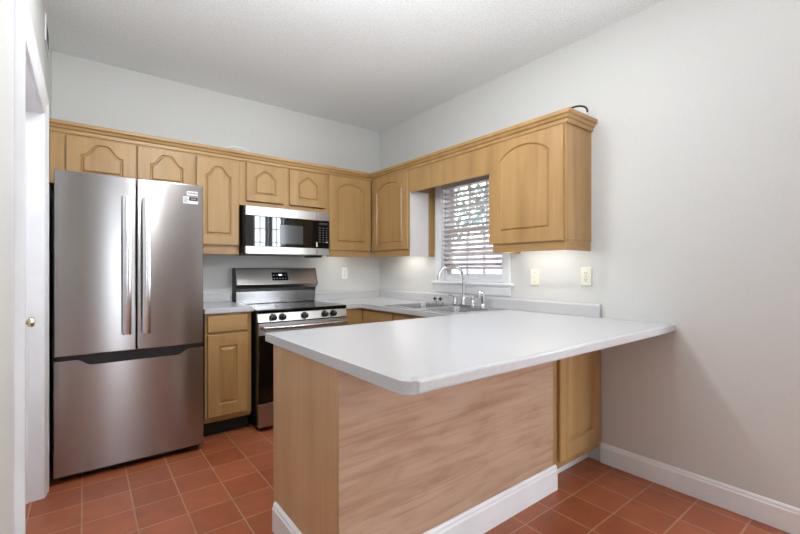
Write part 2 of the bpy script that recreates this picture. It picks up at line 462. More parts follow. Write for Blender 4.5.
# ================================================================== CABINETS
def loop_arch(x0, x1, z0, zs, rise, kind, n=28):
    """closed outline of the routed panel: square bottom, shaped top (z at the shoulder = zs)"""
    pts = [(x0, z0), (x1, z0)]
    for i in range(n+1):
        t = 1-2*i/n; x = (x0+x1)/2+t*(x1-x0)/2
        if kind == 'none': h = 0
        elif kind == 'eyebrow': h = rise*(math.sqrt(max(0, 1.25-t*t))-0.5)/(math.sqrt(1.25)-0.5)
        elif kind == 'cathedral':
            a = abs(t); h = rise*(0.5+0.5*math.cos(PI*min(1, max(0, (a-0.20)/0.72))))*(0.93+0.07*(1-a*a))
        elif kind == 'gable':
            a = abs(t); h = rise*(1-max(0, (a-0.30)/0.66)) if a > 0.30 else rise*(1+0.16*(1-(a/0.30)**2))
            h = max(0, h)
        else: h = 0
        pts.append((x, zs+h))
    return pts
def inset(lp, d):
    n = len(lp); out = []
    for i in range(n):
        p0, p1, p2 = Vector(lp[i-1]), Vector(lp[i]), Vector(lp[(i+1) % n])
        e1 = (p1-p0); e2 = (p2-p1)
        n1 = Vector((-e1.y, e1.x)).normalized() if e1.length > 1e-9 else Vector((0, 0))
        n2 = Vector((-e2.y, e2.x)).normalized() if e2.length > 1e-9 else n1
        if e1.length <= 1e-9: n1 = n2
        b = (n1+n2); b = b.normalized() if b.length > 1e-6 else n1
        out.append(tuple(p1+b*(d/max(0.5, b.dot(n1)))))
    return out
def door_mesh(W, Hh, kind='cathedral', rise=0.05, mx=0.06, mb_=0.06, mt=0.05, th=0.019, raised=False):
    """door slab facing -y, lower-left corner at the origin, front at y=-th"""
    m = MB(); bm = bmesh.new()
    e = 0.004
    rect0 = [(0, 0), (W, 0), (W, Hh), (0, Hh)]; rect1 = [(e, e), (W-e, e), (W-e, Hh-e), (e, Hh-e)]
    arch = loop_arch(mx, W-mx, mb_, Hh-mt-rise, rise, kind) if kind != 'square' else [(mx, mb_), (W-mx, mb_), (W-mx, Hh-mt), (mx, Hh-mt)]
    g = 0.007
    a1 = inset(arch, g); a2 = inset(arch, g*1.7); a3 = inset(arch, 0.021 if not raised else 0.032)
    def ring(lp, y): return [bm.verts.new((x, y, z)) for x, z in lp]
    def bridge(A, B):
        for i in range(len(A)): bm.faces.new((A[i], A[(i+1) % len(A)], B[(i+1) % len(B)], B[i]))
    rb = ring(rect0, 0); r0 = ring(rect0, -th+e); r1 = ring(rect1, -th)
    bm.faces.new(list(reversed(rb))); bridge(rb, r0); bridge(r0, r1)
    A0 = ring(arch, -th); A1 = ring(a1, -th+0.010); A2 = ring(a2, -th+0.010); A3 = ring(a3, -th-0.0005)
    bridge(A0, A1); bridge(A1, A2); bridge(A2, A3); bm.faces.new(A3)
    es = []
    for lp in (r1, A0):
        for i in range(len(lp)):
            x = bm.edges.get((lp[i], lp[(i+1) % len(lp)])) or bm.edges.new((lp[i], lp[(i+1) % len(lp)])); es.append(x)
    bmesh.ops.triangle_fill(bm, use_beauty=True, use_dissolve=False, edges=es, normal=(0, -1, 0))
    bm.verts.index_update()
    m.add([v.co[:] for v in bm.verts], [tuple(v.index for v in f.verts) for f in bm.faces]); bm.free()
    return m
def door(parent, x, z, W, Hh, y, name='door', mat='wood_v', **kw):
    o = door_mesh(W, Hh, **kw).build(name, M[mat], parent); o.location = (x, y, z); return o
def hinge(parent, x, z, y):
    return MB().box(x-0.004, x+0.004, y-0.006, y+0.002, z-0.03, z+0.03).build('hinge', M['inside'], parent, 0.002)

UD = 0.30           # upper carcass depth, doors sit in front
UZ0, UZ1 = 1.40, 2.112
def upper(name, label, x0, x1, z0, doors, rot=None, rail=True, group=None, lights=False, z1=UZ1):
    """wall cabinet; local x from x0 to x1, back at local y=0, front at y=-UD. rot: right wall variant"""
    W = x1-x0
    if rot is None: c = thing(name, label, 'cabinet', (x0, -0.001, z0), 0, group)
    else: c = thing(name, label, 'cabinet', (-0.001, -x0, z0), -PI/2, group)
    hh = z1-z0
    b = MB()
    b.box(0, 0.018, -UD+0.02, 0, 0, hh).box(W-0.018, W, -UD+0.02, 0, 0, hh)
    b.box(0.018, W-0.018, -UD+0.02, 0, 0, 0.018).box(0.018, W-0.018, -UD+0.02, 0, hh-0.018, hh).box(0.018, W-0.018, -0.006, 0, 0.018, hh-0.018)
    b.build('carcass', M['wood_v'], c)
    f = MB(); sw = 0.03
    cuts = sorted(doors, key=lambda q: q[0]); sl = max(sw, cuts[0][0]-x0+0.012); sr = max(sw, x1-cuts[-1][0]-cuts[-1][1]+0.012)
    f.box(0, W, -UD, -UD+0.0195, 0, sw).box(0, W, -UD, -UD+0.0195, hh-sw, hh).box(0, sl, -UD, -UD+0.0195, sw, hh-sw).box(W-sr, W, -UD, -UD+0.0195, sw, hh-sw)
    for a, b2 in zip(cuts, cuts[1:]):
        mid = (a[0]+a[1]+b2[0])/2-x0; hw = max(0.02, (b2[0]-a[0]-a[1])/2+0.012); f.box(mid-hw, mid+hw, -UD, -UD+0.0195, sw, hh-sw)
    f.build('face_frame', M['wood_v'], c)
    for (dx, dw, dz, dh, kw) in doors:
        dr = door(c, dx-x0, dz-z0, dw, dh, -UD-0.001, **kw)
    return c
c1 = upper('wall_cabinet', 'short maple wall cabinet with two arched doors directly above the refrigerator', -2.770, -1.925, 1.775,
      [(-2.690, 0.384, 1.805, 0.285, dict(kind='cathedral', rise=0.075, mx=0.075, mb_=0.05, mt=0.035)), (-2.298, 0.364, 1.805, 0.285, dict(kind='cathedral', rise=0.075, mx=0.075, mb_=0.05, mt=0.035))])
def light_rail(c, x0, x1, W, drop=0.062, y=-UD, left=False, right=False):
    b = MB(); b.box(x0, x1, y, y+0.018, -drop, -0.001)
    if left: b.box(x0, x0+0.018, y+0.018, -0.002, -drop, -0.001)
    if right: b.box(x1-0.018, x1, y+0.018, -0.002, -drop, -0.001)
    return b.build('light_rail', M['wood_h'], c, 0.003)
c2 = upper('wall_cabinet', 'tall narrow maple wall cabinet with one arched door between refrigerator and microwave', -1.924, -1.598, UZ0,
      [(-1.919, 0.317, 1.412, 0.672, dict(kind='cathedral', rise=0.07, mx=0.062, mb_=0.078, mt=0.055))])
light_rail(c2, 0, 0.325, 0.325)
c3 = upper('wall_cabinet', 'short maple wall cabinet with two small doors directly above the microwave', -1.597, -0.800, 1.745,
      [(-1.546, 0.318, 1.782, 0.314, dict(kind='gable', rise=0.05, mx=0.066, mb_=0.058, mt=0.06)), (-1.176, 0.348, 1.782, 0.314, dict(kind='gable', rise=0.055, mx=0.078, mb_=0.058, mt=0.06))])
c4 = upper('wall_cabinet', 'maple wall cabinet with one wide arched door between microwave and corner', -0.799, -0.3225, UZ0,
      [(-0.789, 0.463, 1.400, 0.700, dict(kind='eyebrow', rise=0.075, mx=0.075, mb_=0.075, mt=0.06))])
light_rail(c4, 0, 0.4765, 0.4765)
c5 = upper('wall_cabinet', 'maple wall cabinet on window wall between the corner and the window', 0.0015, 0.905, UZ0,
      [(0.338, 0.552, 1.400, 0.700, dict(kind='eyebrow', rise=0.075, mx=0.07, mb_=0.06, mt=0.06))], rot=1)
light_rail(c5, 0.322, 0.9025, 0.9, right=True)
# window's glare painted as a pale sheet; bare wood left where it ends
sp = MB().box(0.9035, 0.9065, -UD, -0.080, -0.062, UZ1-UZ0-0.195).build('side_glare', M['glare'], c5); sp['label'] = 'window glare painted as a pale sheet on the cabinet side'
c6 = upper('wall_cabinet', 'large maple wall cabinet with one wide arched door right of the window', 1.815, 2.398, UZ0,
      [(1.820, 0.566, 1.395, 0.703, dict(kind='eyebrow', rise=0.085, mx=0.085, mb_=0.08, mt=0.055))], rot=1)
light_rail(c6, 0.025, 0.580, 0.58, left=True, right=True)
# valance board above the window
va = thing('window_valance', 'plain maple valance board bridging the two cabinets above the window', 'valance', (-0.001, -0.908, 1.905), -PI/2)
MB().box(0.0, 0.905, -UD, -UD+0.019, 0, 0.205).build('board', M['wood_v'], va)
MB().box(0.0, 0.905, -UD+0.0195, -0.001, 0.187, 0.205).build('top_board', M['wood_h'], va)
# crown moulding, one continuous run
mb = MB()
cpf = [(0.302, -0.009), (0.310, -0.009), (0.312, 0.014), (0.322, 0.018), (0.328, 0.034), (0.338, 0.040), (0.340, 0.062), (0.302, 0.062)]
CE = 2.400
def crown_pt(i, u, w):
    z = 2.113+w
    return [(-2.770, -u, z), (-u, -u, z), (-u, -(CE+u-0.300), z), (-0.002, -(CE+u-0.300), z)][i]
mb.sweep(cpf, crown_pt, 4)
tag(mb.build('crown_moulding', M['wood_h'], None, 0.0015), 'stepped maple crown moulding running along the tops of all wall cabinets', 'moulding')

# under-cabinet lights
def strip_light(label, loc, rz, ln):
    t = thing('under_cabinet_light', label, 'light', loc, rz, 'strip lights under the wall cabinets')
    MB().box(-ln/2, ln/2, -0.03, 0.03, -0.016, 0).build('housing', M['whiteplastic'], t, 0.003)
    MB().box(-ln/2+0.015, ln/2-0.015, -0.022, 0.022, -0.019, -0.0165).build('diffuser', M['lamp'], t)
strip_light('slim strip light under the cabinet right of the window', (-0.16, -2.11, UZ0-0.001), PI/2, 0.46)
strip_light('slim strip light under the cabinet between corner and window', (-0.16, -0.62, UZ0-0.001), PI/2, 0.40)
strip_light('slim strip light under the cabinet between microwave and corner', (-0.58, -0.17, UZ0-0.001), 0, 0.20)

# ------------------------------------------------------------------ base cabinets
CZ = 0.914; CB = 0.876
bc = thing('base_cabinet', 'narrow maple base cabinet with drawer and door between refrigerator and range', 'cabinet', (-1.915, -0.001, 0))
W = 0.325; BF = -0.575; LZ = 0.899
MB().box(0, W, BF+0.02, 0, 0.11, LZ-0.002).build('carcass', M['wood_v'], bc)
f = MB(); f.box(0, 0.025, BF, BF+0.0195, 0.135, LZ-0.002).box(W-0.025, W, BF, BF+0.0195, 0.135, LZ-0.002).box(0.025, W-0.025, BF, BF+0.0195, 0.135, 0.17).box(0.025, W-0.025, BF, BF+0.0195, LZ-0.03, LZ-0.002).box(0.025, W-0.025, BF, BF+0.0195, 0.74, 0.765)
f.build('face_frame', M['wood_v'], bc)
MB().box(0.015, W-0.03, BF-0.02, BF-0.001, 0.765, LZ-0.018).build('drawer_front', M['wood_h'], bc, 0.005)
door(bc, 0.015, 0.155, W-0.045, 0.592, BF-0.001, kind='square', mx=0.075, mb_=0.085, mt=0.085, raised=True)
MB().box(0, W, BF+0.075, BF+0.09, 0.0, 0.109).box(0, 0.015, BF+0.09, -0.01, 0, 0.109).box(W-0.015, W, BF+0.09, -0.01, 0, 0.109).build('toe_kick', M['toe'], bc)

bk = thing('base_cabinet', 'maple base cabinet filling the back corner right of the range', 'cabinet', (-0.806, -0.001, 0))
MB().box(0, 0.80, -0.60, 0, 0.11, CB-0.002).build('carcass', M['wood_v'], bk)
MB().box(0, 0.184, -0.62, -0.601, 0.11, CB-0.002).build('filler_panel', M['wood_v'], bk)
MB().box(0, 0.184, -0.55, -0.53, 0.0, 0.109).build('toe_kick', M['toe'], bk)
sk = thing('base_cabinet', 'maple sink base cabinet under the window behind the peninsula', 'cabinet', (-0.001, -0.604, 0), -PI/2)
f = MB(); f.box(0, 1.20, -0.60, -0.582, 0.11, CB-0.002).box(0, 0.018, -0.582, 0, 0.11, CB-0.002).box(1.182, 1.2, -0.582, 0, 0.11, CB-0.002).box(0.018, 1.182, -0.582, 0, 0.11, 0.128)
f.build('carcass', M['wood_v'], sk)
for a, b_ in ((0.03, 0.47), (0.49, 0.83), (0.84, 1.18)):
    MB().box(a, b_, -0.62, -0.601, 0.70, 0.855).build('drawer_front', M['wood_h'], sk, 0.004)
    door(sk, a, 0.13, b_-a, 0.555, -0.601, kind='square', mx=0.075, mb_=0.085, mt=0.085, raised=True)
MB().box(0, 1.2, -0.54, -0.52, 0, 0.109).build('toe_kick', M['toe'], sk)

# peninsula cabinet
pc = thing('peninsula_cabinet', 'long peninsula cabinet faced with a plain birch veneer panel towards the dining side', 'cabinet', (-1.885, -2.452, 0))
PW = 1.345
MB().box(0.019, PW, 0.019, 0.60, 0.0, CB-0.002).build('carcass', M['wood_v'], pc)
o = MB().box(0.0, 0.0185, 0.0005, 0.622, 0.0, CB-0.002).build('end_panel', M['panel_v'], pc, 0.001); o['label'] = 'end panel with upright grain'
o = MB().box(0.0015, PW, -0.006, 0.0, 0.0, CB-0.002).build('back_panel', M['panel'], pc, 0.001); o['label'] = 'birch panel with level wavy grain'
b = MB(); pf = base_prof(0.135, 0.018)
def pbase(i, u, w): return [(-u-0.0005, 0.59, w), (-u-0.0005, -u-0.0065, w), (PW+0.018, -u-0.0065, w)][i]
b.sweep(pf, pbase, 3); b.build('baseboard', M['trim'], pc, 0.002)
pe = thing('base_cabinet', 'maple base cabinet with a single door at the wall end of the peninsula', 'cabinet', (-0.538, -2.449, 0))
MB().box(0, 0.536, 0.02, 0.58, 0.12, CB-0.002).build('carcass', M['wood_v'], pe)
f = MB(); f.box(0, 0.075, 0, 0.0195, 0.092, CB-0.002).box(0.49, 0.536, 0, 0.0195, 0.092, CB-0.002).box(0.075, 0.49, 0, 0.0195, 0.092, 0.16).box(0.075, 0.49, 0, 0.0195, 0.83, CB-0.002)
f.build('face_frame', M['wood_v'], pe)
door(pe, 0.056, 0.135, 0.468, 0.70, -0.001, kind='square', mx=0.085, mb_=0.09, mt=0.09, raised=True)
b = MB(); b.sweep([(0, 0), (0.014, 0), (0.012, 0.085), (0.004, 0.10), (0, 0.10)], lambda i, u, w: ([0.02, 0.536][i], 0.085-u, w), 2)
b.build('toe_kick', M['trim'], pe)

# ------------------------------------------------------------------ worktops
def arc(cx, cy, r, a0, a1, n=8): return [(cx+r*math.cos(math.radians(a0+(a1-a0)*i/n)), cy+r*math.sin(math.radians(a0+(a1-a0)*i/n))) for i in range(n+1)]
YN = -2.870; XLc = -1.908
outer = [(-0.808, -0.002), (-0.808, -0.645), (-0.645, -0.645), (-0.645, -1.785)]
outer += [(XLc, -1.785)] + arc(XLc+0.040, YN+0.040, 0.040, 180, 270) + [(-0.002, YN), (-0.002, -0.002)]
SX0, SX1, SY0, SY1 = -0.605, -0.065, -1.775, -0.925      # sink outer rim
hole = [(SX0+0.02, SY0+0.02), (SX1-0.02, SY0+0.02), (SX1-0.02, SY1-0.02), (SX0+0.02, SY1-0.02)]
wt = thing('worktop', 'white speckled laminate worktop running along the window wall and out over the peninsula', 'worktop', (0, 0, 0))
MB().plate(outer, [hole], CB, CZ).build('slab', M['counter'], wt, 0.005, 3)
MB().sweep([(0, 0), (0.024, 0), (0.024, 0.072), (0.018, 0.082), (0.008, 0.084), (0, 0.084)], lambda i, u, w: (-u-0.002, [-0.026, -2.462][i], CZ+w), 2).build('backsplash', M['counter'], wt, 0.002)
MB().sweep([(0, 0), (0.022, 0), (0.022, 0.072), (0.016, 0.082), (0.006, 0.084), (0, 0.084)], lambda i, u, w: ([-0.806, -0.003][i], -u-0.002, CZ+w), 2).build('backsplash', M['counter'], wt, 0.002)
MB().box(-1.872, -0.002, YN-0.005, YN+0.034, CB-0.002, CZ+0.0025).build('edge_strip', M['counter'], wt, 0.009, 3)
lw = thing('worktop', 'short white laminate worktop between refrigerator and range', 'worktop', (-1.925, 0, 0))
MB().box(0, 0.347, -0.610, -0.002, LZ+0.002, LZ+0.040).build('slab', M['counter'], lw, 0.006, 3)
MB().box(0, 0.347, -0.024, -0.002, LZ+0.040, LZ+0.122).build('backsplash', M['counter'], lw, 0.004)

# ------------------------------------------------------------------ sink, faucet, sprayer, strainers
s = thing('kitchen_sink', 'double bowl stainless steel sink set into worktop below the window', 'sink', (SX0, SY0, CZ))
SW, SH = SX1-SX0, SY1-SY0
bowls = [(0.04, SW-0.12, 0.035, SH/2-0.015), (0.04, SW-0.12, SH/2+0.015, SH-0.035)]
def rr(x0, x1, y0, y1, r):
    return arc(x1-r, y1-r, r, 0, 90, 5)+arc(x0+r, y1-r, r, 90, 180, 5)+arc(x0+r, y0+r, r, 180, 270, 5)+arc(x1-r, y0+r, r, 270, 360, 5)
MB().plate(rr(0, SW, 0, SH, 0.03), [rr(*q, 0.05) for q in bowls], 0.0005, 0.005).build('rim', M['sinksteel'], s, 0.002)
for q in bowls:
    b = MB(); l0 = rr(*q, 0.05); l1 = rr(q[0]+0.012, q[1]-0.012, q[2]+0.012, q[3]-0.012, 0.05); n = len(l0)
    zs = (0.003, -0.15, -0.16); vs = [(x, y, zs[0]) for x, y in l0]+[(x, y, zs[1]) for x, y in l1]
    l2 = rr(q[0]+0.03, q[1]-0.03, q[2]+0.03, q[3]-0.03, 0.05); vs += [(x, y, zs[2]) for x, y in l2]
    fs = [(i, (i+1) % n, n+(i+1) % n, n+i) for i in range(n)]+[(n+i, n+(i+1) % n, 2*n+(i+1) % n, 2*n+i) for i in range(n)]+[tuple(range(2*n, 3*n))]
    b.add(vs, fs, True); b.build('bowl', M['sinksteel'], s)
    MB().lathe([(0.04, -0.1595), (0.04, -0.157), (0.03, -0.156), (0.0, -0.156)], ((q[0]+q[1])/2, (q[2]+q[3])/2, 0), 'z', 20).build('drain', M['chrome'], s)
FX, FY = -0.118, -1.385
fa = thing('kitchen_faucet', 'high arched chrome faucet with two lever handles behind the sink', 'faucet', (FX, FY, CZ+0.0055))
MB().plate(rr(-0.028, 0.028, -0.125, 0.125, 0.027), [], 0, 0.012).build('deck_plate', M['chrome'], fa, 0.004)
MB().lathe([(0.026, 0.012), (0.024, 0.03), (0.018, 0.055), (0.0145, 0.07), (0.0, 0.07)], (0, 0, 0), 'z', 20).build('spout_base', M['chrome'], fa)
R_ = 0.118; ang = math.radians(14); pts = [(0, 0, 0.06), (0, 0, 0.12), (0, 0, 0.19), (0, 0, 0.215)]
for i in range(1, 19):
    a = PI*i/18*1.0; rr_ = R_*(1-math.cos(a)); z = 0.215+R_*math.sin(a)
    pts.append((-rr_*math.cos(ang), rr_*math.sin(ang), z))
MB().tube(pts, 0.012, 14).build('spout', M['chrome'], fa)
for sgn, ly in ((1, (-0.02, 0.055)), (-1, (-0.012, -0.06))):
    hd = MB().lathe([(0.022, 0.012), (0.020, 0.03), (0.015, 0.045), (0.012, 0.06), (0.014, 0.072), (0.009, 0.082), (0, 0.083)], (0, sgn*0.1, 0), 'z', 18)
    ho = hd.build('handle', M['chrome'], fa)
    MB().tube([(0, sgn*0.1, 0.070), (ly[0]*0.5, sgn*0.1+ly[1]*0.5, 0.079), (ly[0], sgn*0.1+ly[1], 0.083)], [0.008, 0.006, 0.0065], 10).build('lever', M['chrome'], ho)
sy = thing('side_sprayer', 'chrome hand sprayer standing right of the faucet handles', 'sprayer', (-0.112, -1.585, CZ+0.0055))
MB().lathe([(0.024, 0), (0.023, 0.012), (0.016, 0.02), (0.013, 0.028), (0, 0.028)], (0, 0, 0), 'z', 18).build('holder', M['chrome'], sy)
MB().tube([(0, 0, 0.026), (0, 0, 0.065), (0, 0.001, 0.092), (-0.004, 0.004, 0.106), (-0.014, 0.012, 0.114), (-0.026, 0.022, 0.110)], [0.013, 0.015, 0.021, 0.025, 0.024, 0.019], 14).build('spray_head', M['chrome'], sy)
for i, (yy, lb) in enumerate(((-1.035, 'left of the pair'), (-1.105, 'right of the pair'))):
    k = thing('sink_strainer', 'small steel sink strainer with black knob on back rim, %s' % lb, 'strainer', (-0.118, yy, CZ+0.0055), 0, 'sink strainers on the back rim')
    MB().lathe([(0.020, 0), (0.026, 0.006), (0.030, 0.016), (0.030, 0.019), (0.006, 0.022), (0, 0.022)], (0, 0, 0), 'z', 20).build('basket', M['chrome'], k)
    MB().lathe([(0.005, 0.0221), (0.005, 0.032), (0.019, 0.034), (0.019, 0.043), (0.006, 0.047), (0.004, 0.056), (0, 0.056)], (0, 0, 0), 'z', 16).build('knob', M['black'], k)

# ------------------------------------------------------------------ window blind
bl = thing('window_blind', 'white slatted venetian blind lowered most of the way in kitchen window', 'blind', (0.010, KW[0]+0.006, 0))
BW = KW[1]-KW[0]-0.012
MB().box(-0.026, 0.024, 0, BW, 1.945, 1.998).build('headrail', M['headrail'], bl, 0.003)
nsl = 16; z0 = 1.262
for i in range(nsl):
    z = z0+0.0425*i
    tilt = math.radians(-13) if z > 1.56 else math.radians(-25)
    vs = []; fs = []
    for yy in (0.004, BW-0.004):
        for (u, w) in ((-0.025, 0.0), (-0.0125, 0.0022), (0, 0.003), (0.0125, 0.0022), (0.025, 0.0), (0.025, -0.0026), (0, 0.0004), (-0.025, -0.0026)):
            vs.append((u*math.cos(tilt)-w*math.sin(tilt), yy, z+u*math.sin(tilt)+w*math.cos(tilt)))
    fs = [(j, (j+1) % 8, 8+(j+1) % 8, 8+j) for j in range(8)]+[tuple(range(7, -1, -1)), tuple(range(8, 16))]
    MB().add(vs, fs).build('slat', M['blind'], bl)
MB().box(-0.026, 0.026, 0.002, BW-0.002, 1.222, 1.242).build('bottom_rail', M['headrail'], bl, 0.004)
for yy in (0.12, BW/2, BW-0.12):
    MB().tube([(-0.028, yy, 1.24), (-0.028, yy, 1.95)], 0.0012, 6).build('ladder_cord', M['blind'], bl)
MB().tube([(-0.030, BW-0.06, 1.94), (-0.033, BW-0.06, 1.5), (-0.033, BW-0.06, 1.12)], 0.0016, 6).build('pull_cord', M['greyink'], bl)

# ------------------------------------------------------------------ refrigerator
fr = thing('refrigerator', 'tall stainless steel french door refrigerator with bottom freezer drawer', 'refrigerator', (-2.730, -0.735, 0))
FW = 0.772; FT = 1.783; FS = 0.391
MB().box(0.012, FW-0.012, 0.075, 0.72, 0.03, 1.755).build('body', M['black'], fr, 0.004)
def fdoor(name, x0, x1, z0, z1):
    return MB().box(x0, x1, 0.0, 0.068, z0, z1).build(name, M['steel'], fr, 0.006, 3)
dl = fdoor('door', 0.0, FS-0.0025, 0.722, FT); dr = fdoor('door', FS+0.0025, FW, 0.722, FT)
# freezer drawer front, its top edge dips into a long scooped grip
def scoop(x):
    t0, t1 = 0.10, FW-0.085; r = 0.07
    if x < t0 or x > t1: return 0
    d = min(x-t0, t1-x); u = min(1, d/r)
    return 0.036*(u*u*(3-2*u))
n = 60; vs = []; fs = []
for yy in (0.0, 0.068):
    for i in range(n+1):
        x = FW*i/n; vs += [(x, yy, 0.045), (x, yy, 0.698-scoop(x))]
m2 = 2*(n+1)
for i in range(n):
    a = 2*i
    fs += [(a, a+2, a+3, a+1), (m2+a, m2+a+1, m2+a+3, m2+a+2), (a+1, a+3, m2+a+3, m2+a+1), (a, m2+a, m2+a+2, a+2)]
fs += [(0, 1, m2+1, m2), (2*n, m2+2*n, m2+2*n+1, 2*n+1)]
dw = MB().add(vs, fs).build('freezer_drawer', M['steel'], fr)
MB().box(0.012, FW-0.012, 0.022, 0.07, 0.60, 0.719).build('grip_recess', M['black'], fr)
for x0, x1, par, s_ in ((0.316, 0.361, dl, 1), (0.418, 0.462, dr, -1)):
    # broad flat bar bowed away from the door
    h = MB(); zz0, zz1 = 0.825, 1.665; ns = 24; vs = []; fs = []
    for i in range(ns+1):
        t = i/ns; z = zz0+(zz1-zz0)*t; bow = 0.030+0.030*math.sin(PI*t)
        for (u, w) in ((0, 0), (1, 0), (1, -0.010), (0.8, -0.014), (0.2, -0.014), (0, -0.010)):
            vs.append((x0+(x1-x0)*u, -bow-w-0.014 if False else -bow+(-0.014-w)*0+w, z))
    k6 = 6
    for i in range(ns):
        for j in range(k6): fs.append((i*k6+j, i*k6+(j+1) % k6, (i+1)*k6+(j+1) % k6, (i+1)*k6+j))
    fs += [tuple(range(5, -1, -1)), tuple(range(ns*k6, ns*k6+6))]
    h.add(vs, fs, True)
    h.box(x0+0.008, x1-0.008, -0.034, 0.0, zz0+0.004, zz0+0.03).box(x0+0.008, x1-0.008, -0.034, 0.0, zz1-0.03, zz1-0.004)
    h.build('handle', M['bright'], par)
st = MB().box(0.670, 0.736, -0.0012, -0.0002, 1.709, 1.738).build('brand_label', M['sticker'], dr)
for i in range(9): MB().box(0.676+i*0.0062, 0.6805+i*0.0062, -0.0020, -0.0013, 1.719, 1.728 if i % 3 else 1.731).build('letter', M['greyink'], st)
st = MB().box(0.648, 0.738, -0.0012, -0.0002, 1.654, 1.701).build('rating_label', M['sticker'], dr)
MB().box(0.684, 0.7365, -0.0020, -0.0013, 1.674, 1.699).build('dark_band', M['ink'], st)
for i in range(5): MB().box(0.696+i*0.0062, 0.6995+i*0.0062, -0.0028, -0.0021, 1.683, 1.690).build('letter', M['lightink'], st)
for j in range(4): MB().box(0.652, 0.680-0.006*(j % 2), -0.0020, -0.0013, 1.662+j*0.009, 1.666+j*0.009).build('print_line', M['greyink'], st)
for x in (0.05, FW-0.05):
    MB().lathe([(0.02, 0), (0.02, 0.02), (0.012, 0.03), (0.012, 0.034)], (x, 0.12, 0), 'z', 14).build('foot', M['black'], fr)
MB().box(0.02, FW-0.02, 0.06, 0.075, 0.012, 0.044).build('kick_grille', M['black'], fr)

# ------------------------------------------------------------------ range
rg = thing('gas_range', 'freestanding stainless and black smooth top range with five black knobs', 'range', (-1.574, -0.665, 0))
rg.name = 'kitchen_range'
RW_ = 0.760
MB().box(0.004, RW_-0.004, 0.025, 0.64, 0.04, 0.885).build('body', M['black'], rg)
MB().box(0.0, RW_, -0.012, 0.60, 0.886, 0.914).build('cooktop', M['black_gloss'], rg, 0.006, 3)
for (cx, cy, r) in ((0.20, 0.16, 0.115), (0.56, 0.16, 0.09), (0.20, 0.43, 0.08), (0.56, 0.43, 0.115), (0.38, 0.44, 0.05)):
    vs = []; fs = []; n = 40
    for rr2 in (r-0.004, r):
        for k in range(n): vs.append((cx+rr2*math.cos(2*PI*k/n), cy+rr2*math.sin(2*PI*k/n), 0.9144))
    MB().add(vs, [(k, (k+1) % n, n+(k+1) % n, n+k) for k in range(n)]).build('burner_ring', M['greyink'], rg)
# control panel below the cooktop
MB().add([(0, -0.004, 0.885), (RW_, -0.004, 0.885), (RW_, 0.02, 0.885), (0, 0.02, 0.885), (0, -0.018, 0.818), (RW_, -0.018, 0.818), (RW_, 0.02, 0.818), (0, 0.02, 0.818)],
   [(0,1,2,3), (7,6,5,4), (0,4,5,1), (1,5,6,2), (2,6,7,3), (3,7,4,0)]).build('control_panel', M['steel2'], rg, 0.003)
for x in (0.115, 0.190, 0.372, 0.550, 0.628):
    k = MB().lathe([(0.027, -0.012), (0.027, -0.020), (0.023, -0.024), (0.021, -0.046), (0.016, -0.049), (0, -0.049)], (x, 0, 0.853), 'y', 22)
    ko = k.build('knob', M['black'], rg)
    MB().box(x-0.0035, x+0.0035, -0.0535, -0.0491, 0.835, 0.871).build('grip', M['dark_plastic'], ko, 0.001)
    MB().box(x-0.001, x+0.001, -0.0545, -0.0536, 0.861, 0.870).build('pointer', M['whiteplastic'], ko)
# oven door: steel top rail and trim, black glass
od = MB().box(0.004, RW_-0.004, -0.020, 0.024, 0.215, 0.812).build('oven_door', M['black_gloss'], rg, 0.004)
MB().box(0.004, RW_-0.004, -0.024, -0.0202, 0.725, 0.812).build('top_trim', M['steel2'], od, 0.002)
MB().box(0.14, RW_-0.14, -0.0225, -0.0202, 0.34, 0.62).build('oven_window', M['black_gloss'], od)
h = MB().tube([(0.03, -0.066, 0.782)]+[(0.03+(RW_-0.06)*i/12, -0.066-0.014*math.sin(PI*i/12), 0.782) for i in range(1, 12)]+[(RW_-0.03, -0.066, 0.782)], 0.0135, 14)
ho = h.build('handle', M['bright'], od)
for x in (0.05, RW_-0.05): MB().box(x-0.012, x+0.012, -0.066, -0.0242, 0.774, 0.790).build('handle_bracket', M['bright'], ho, 0.002)
dd = MB().box(0.004, RW_-0.004, -0.020, 0.024, 0.035, 0.208).build('storage_drawer', M['steel2'], rg, 0.003)
for x in (0.03, RW_-0.03):
    MB().lathe([(0.018, 0), (0.018, 0.018), (0.01, 0.022), (0.01, 0.039)], (x, 0.06, 0), 'z', 14).build('foot', M['black'], rg)
# backguard: slanted steel console above a dark vent trough
MB().box(0.010, RW_-0.012, 0.575, 0.650, 0.915, 1.026).build('lower_panel', M['dark_steel'], rg, 0.004)
MB().box(0.014, RW_-0.016, 0.590, 0.650, 1.0265, 1.049).build('vent_slot', M['black'], rg)
bgd = MB().sweep([(0.530, 1.086), (0.580, 1.222), (0.590, 1.229), (0.655, 1.229), (0.655, 1.050), (0.562, 1.050)], lambda i, u, w: ([0.006, RW_-0.008][i], u, w), 2).build('backguard', M['steel2'], rg, 0.003)
for x0, x1 in ((0.001, 0.0055), (RW_-0.0075, RW_-0.003)):
    MB().sweep([(0.528, 1.083), (0.580, 1.225), (0.590, 1.231), (0.655, 1.231), (0.655, 0.916), (0.600, 0.916), (0.575, 1.045)], lambda i, u, w: ([x0, x1][i], u, w), 2).build('end_cap', M['dark_plastic'], bgd)
sl = (0.580-0.530)/(1.222-1.086)
def onslant(x, z, off): return (x, 0.530+(z-1.086)*sl-off, z+off*sl)
def slantbox(x0, x1, z0, z1, d0, d1):
    vs = [onslant(x, z, d) for d in (d0, d1) for (x, z) in ((x0, z0), (x1, z0), (x1, z1), (x0, z1))]
    return MB().add(vs, [(0,1,2,3), (7,6,5,4), (0,4,5,1), (1,5,6,2), (2,6,7,3), (3,7,4,0)])
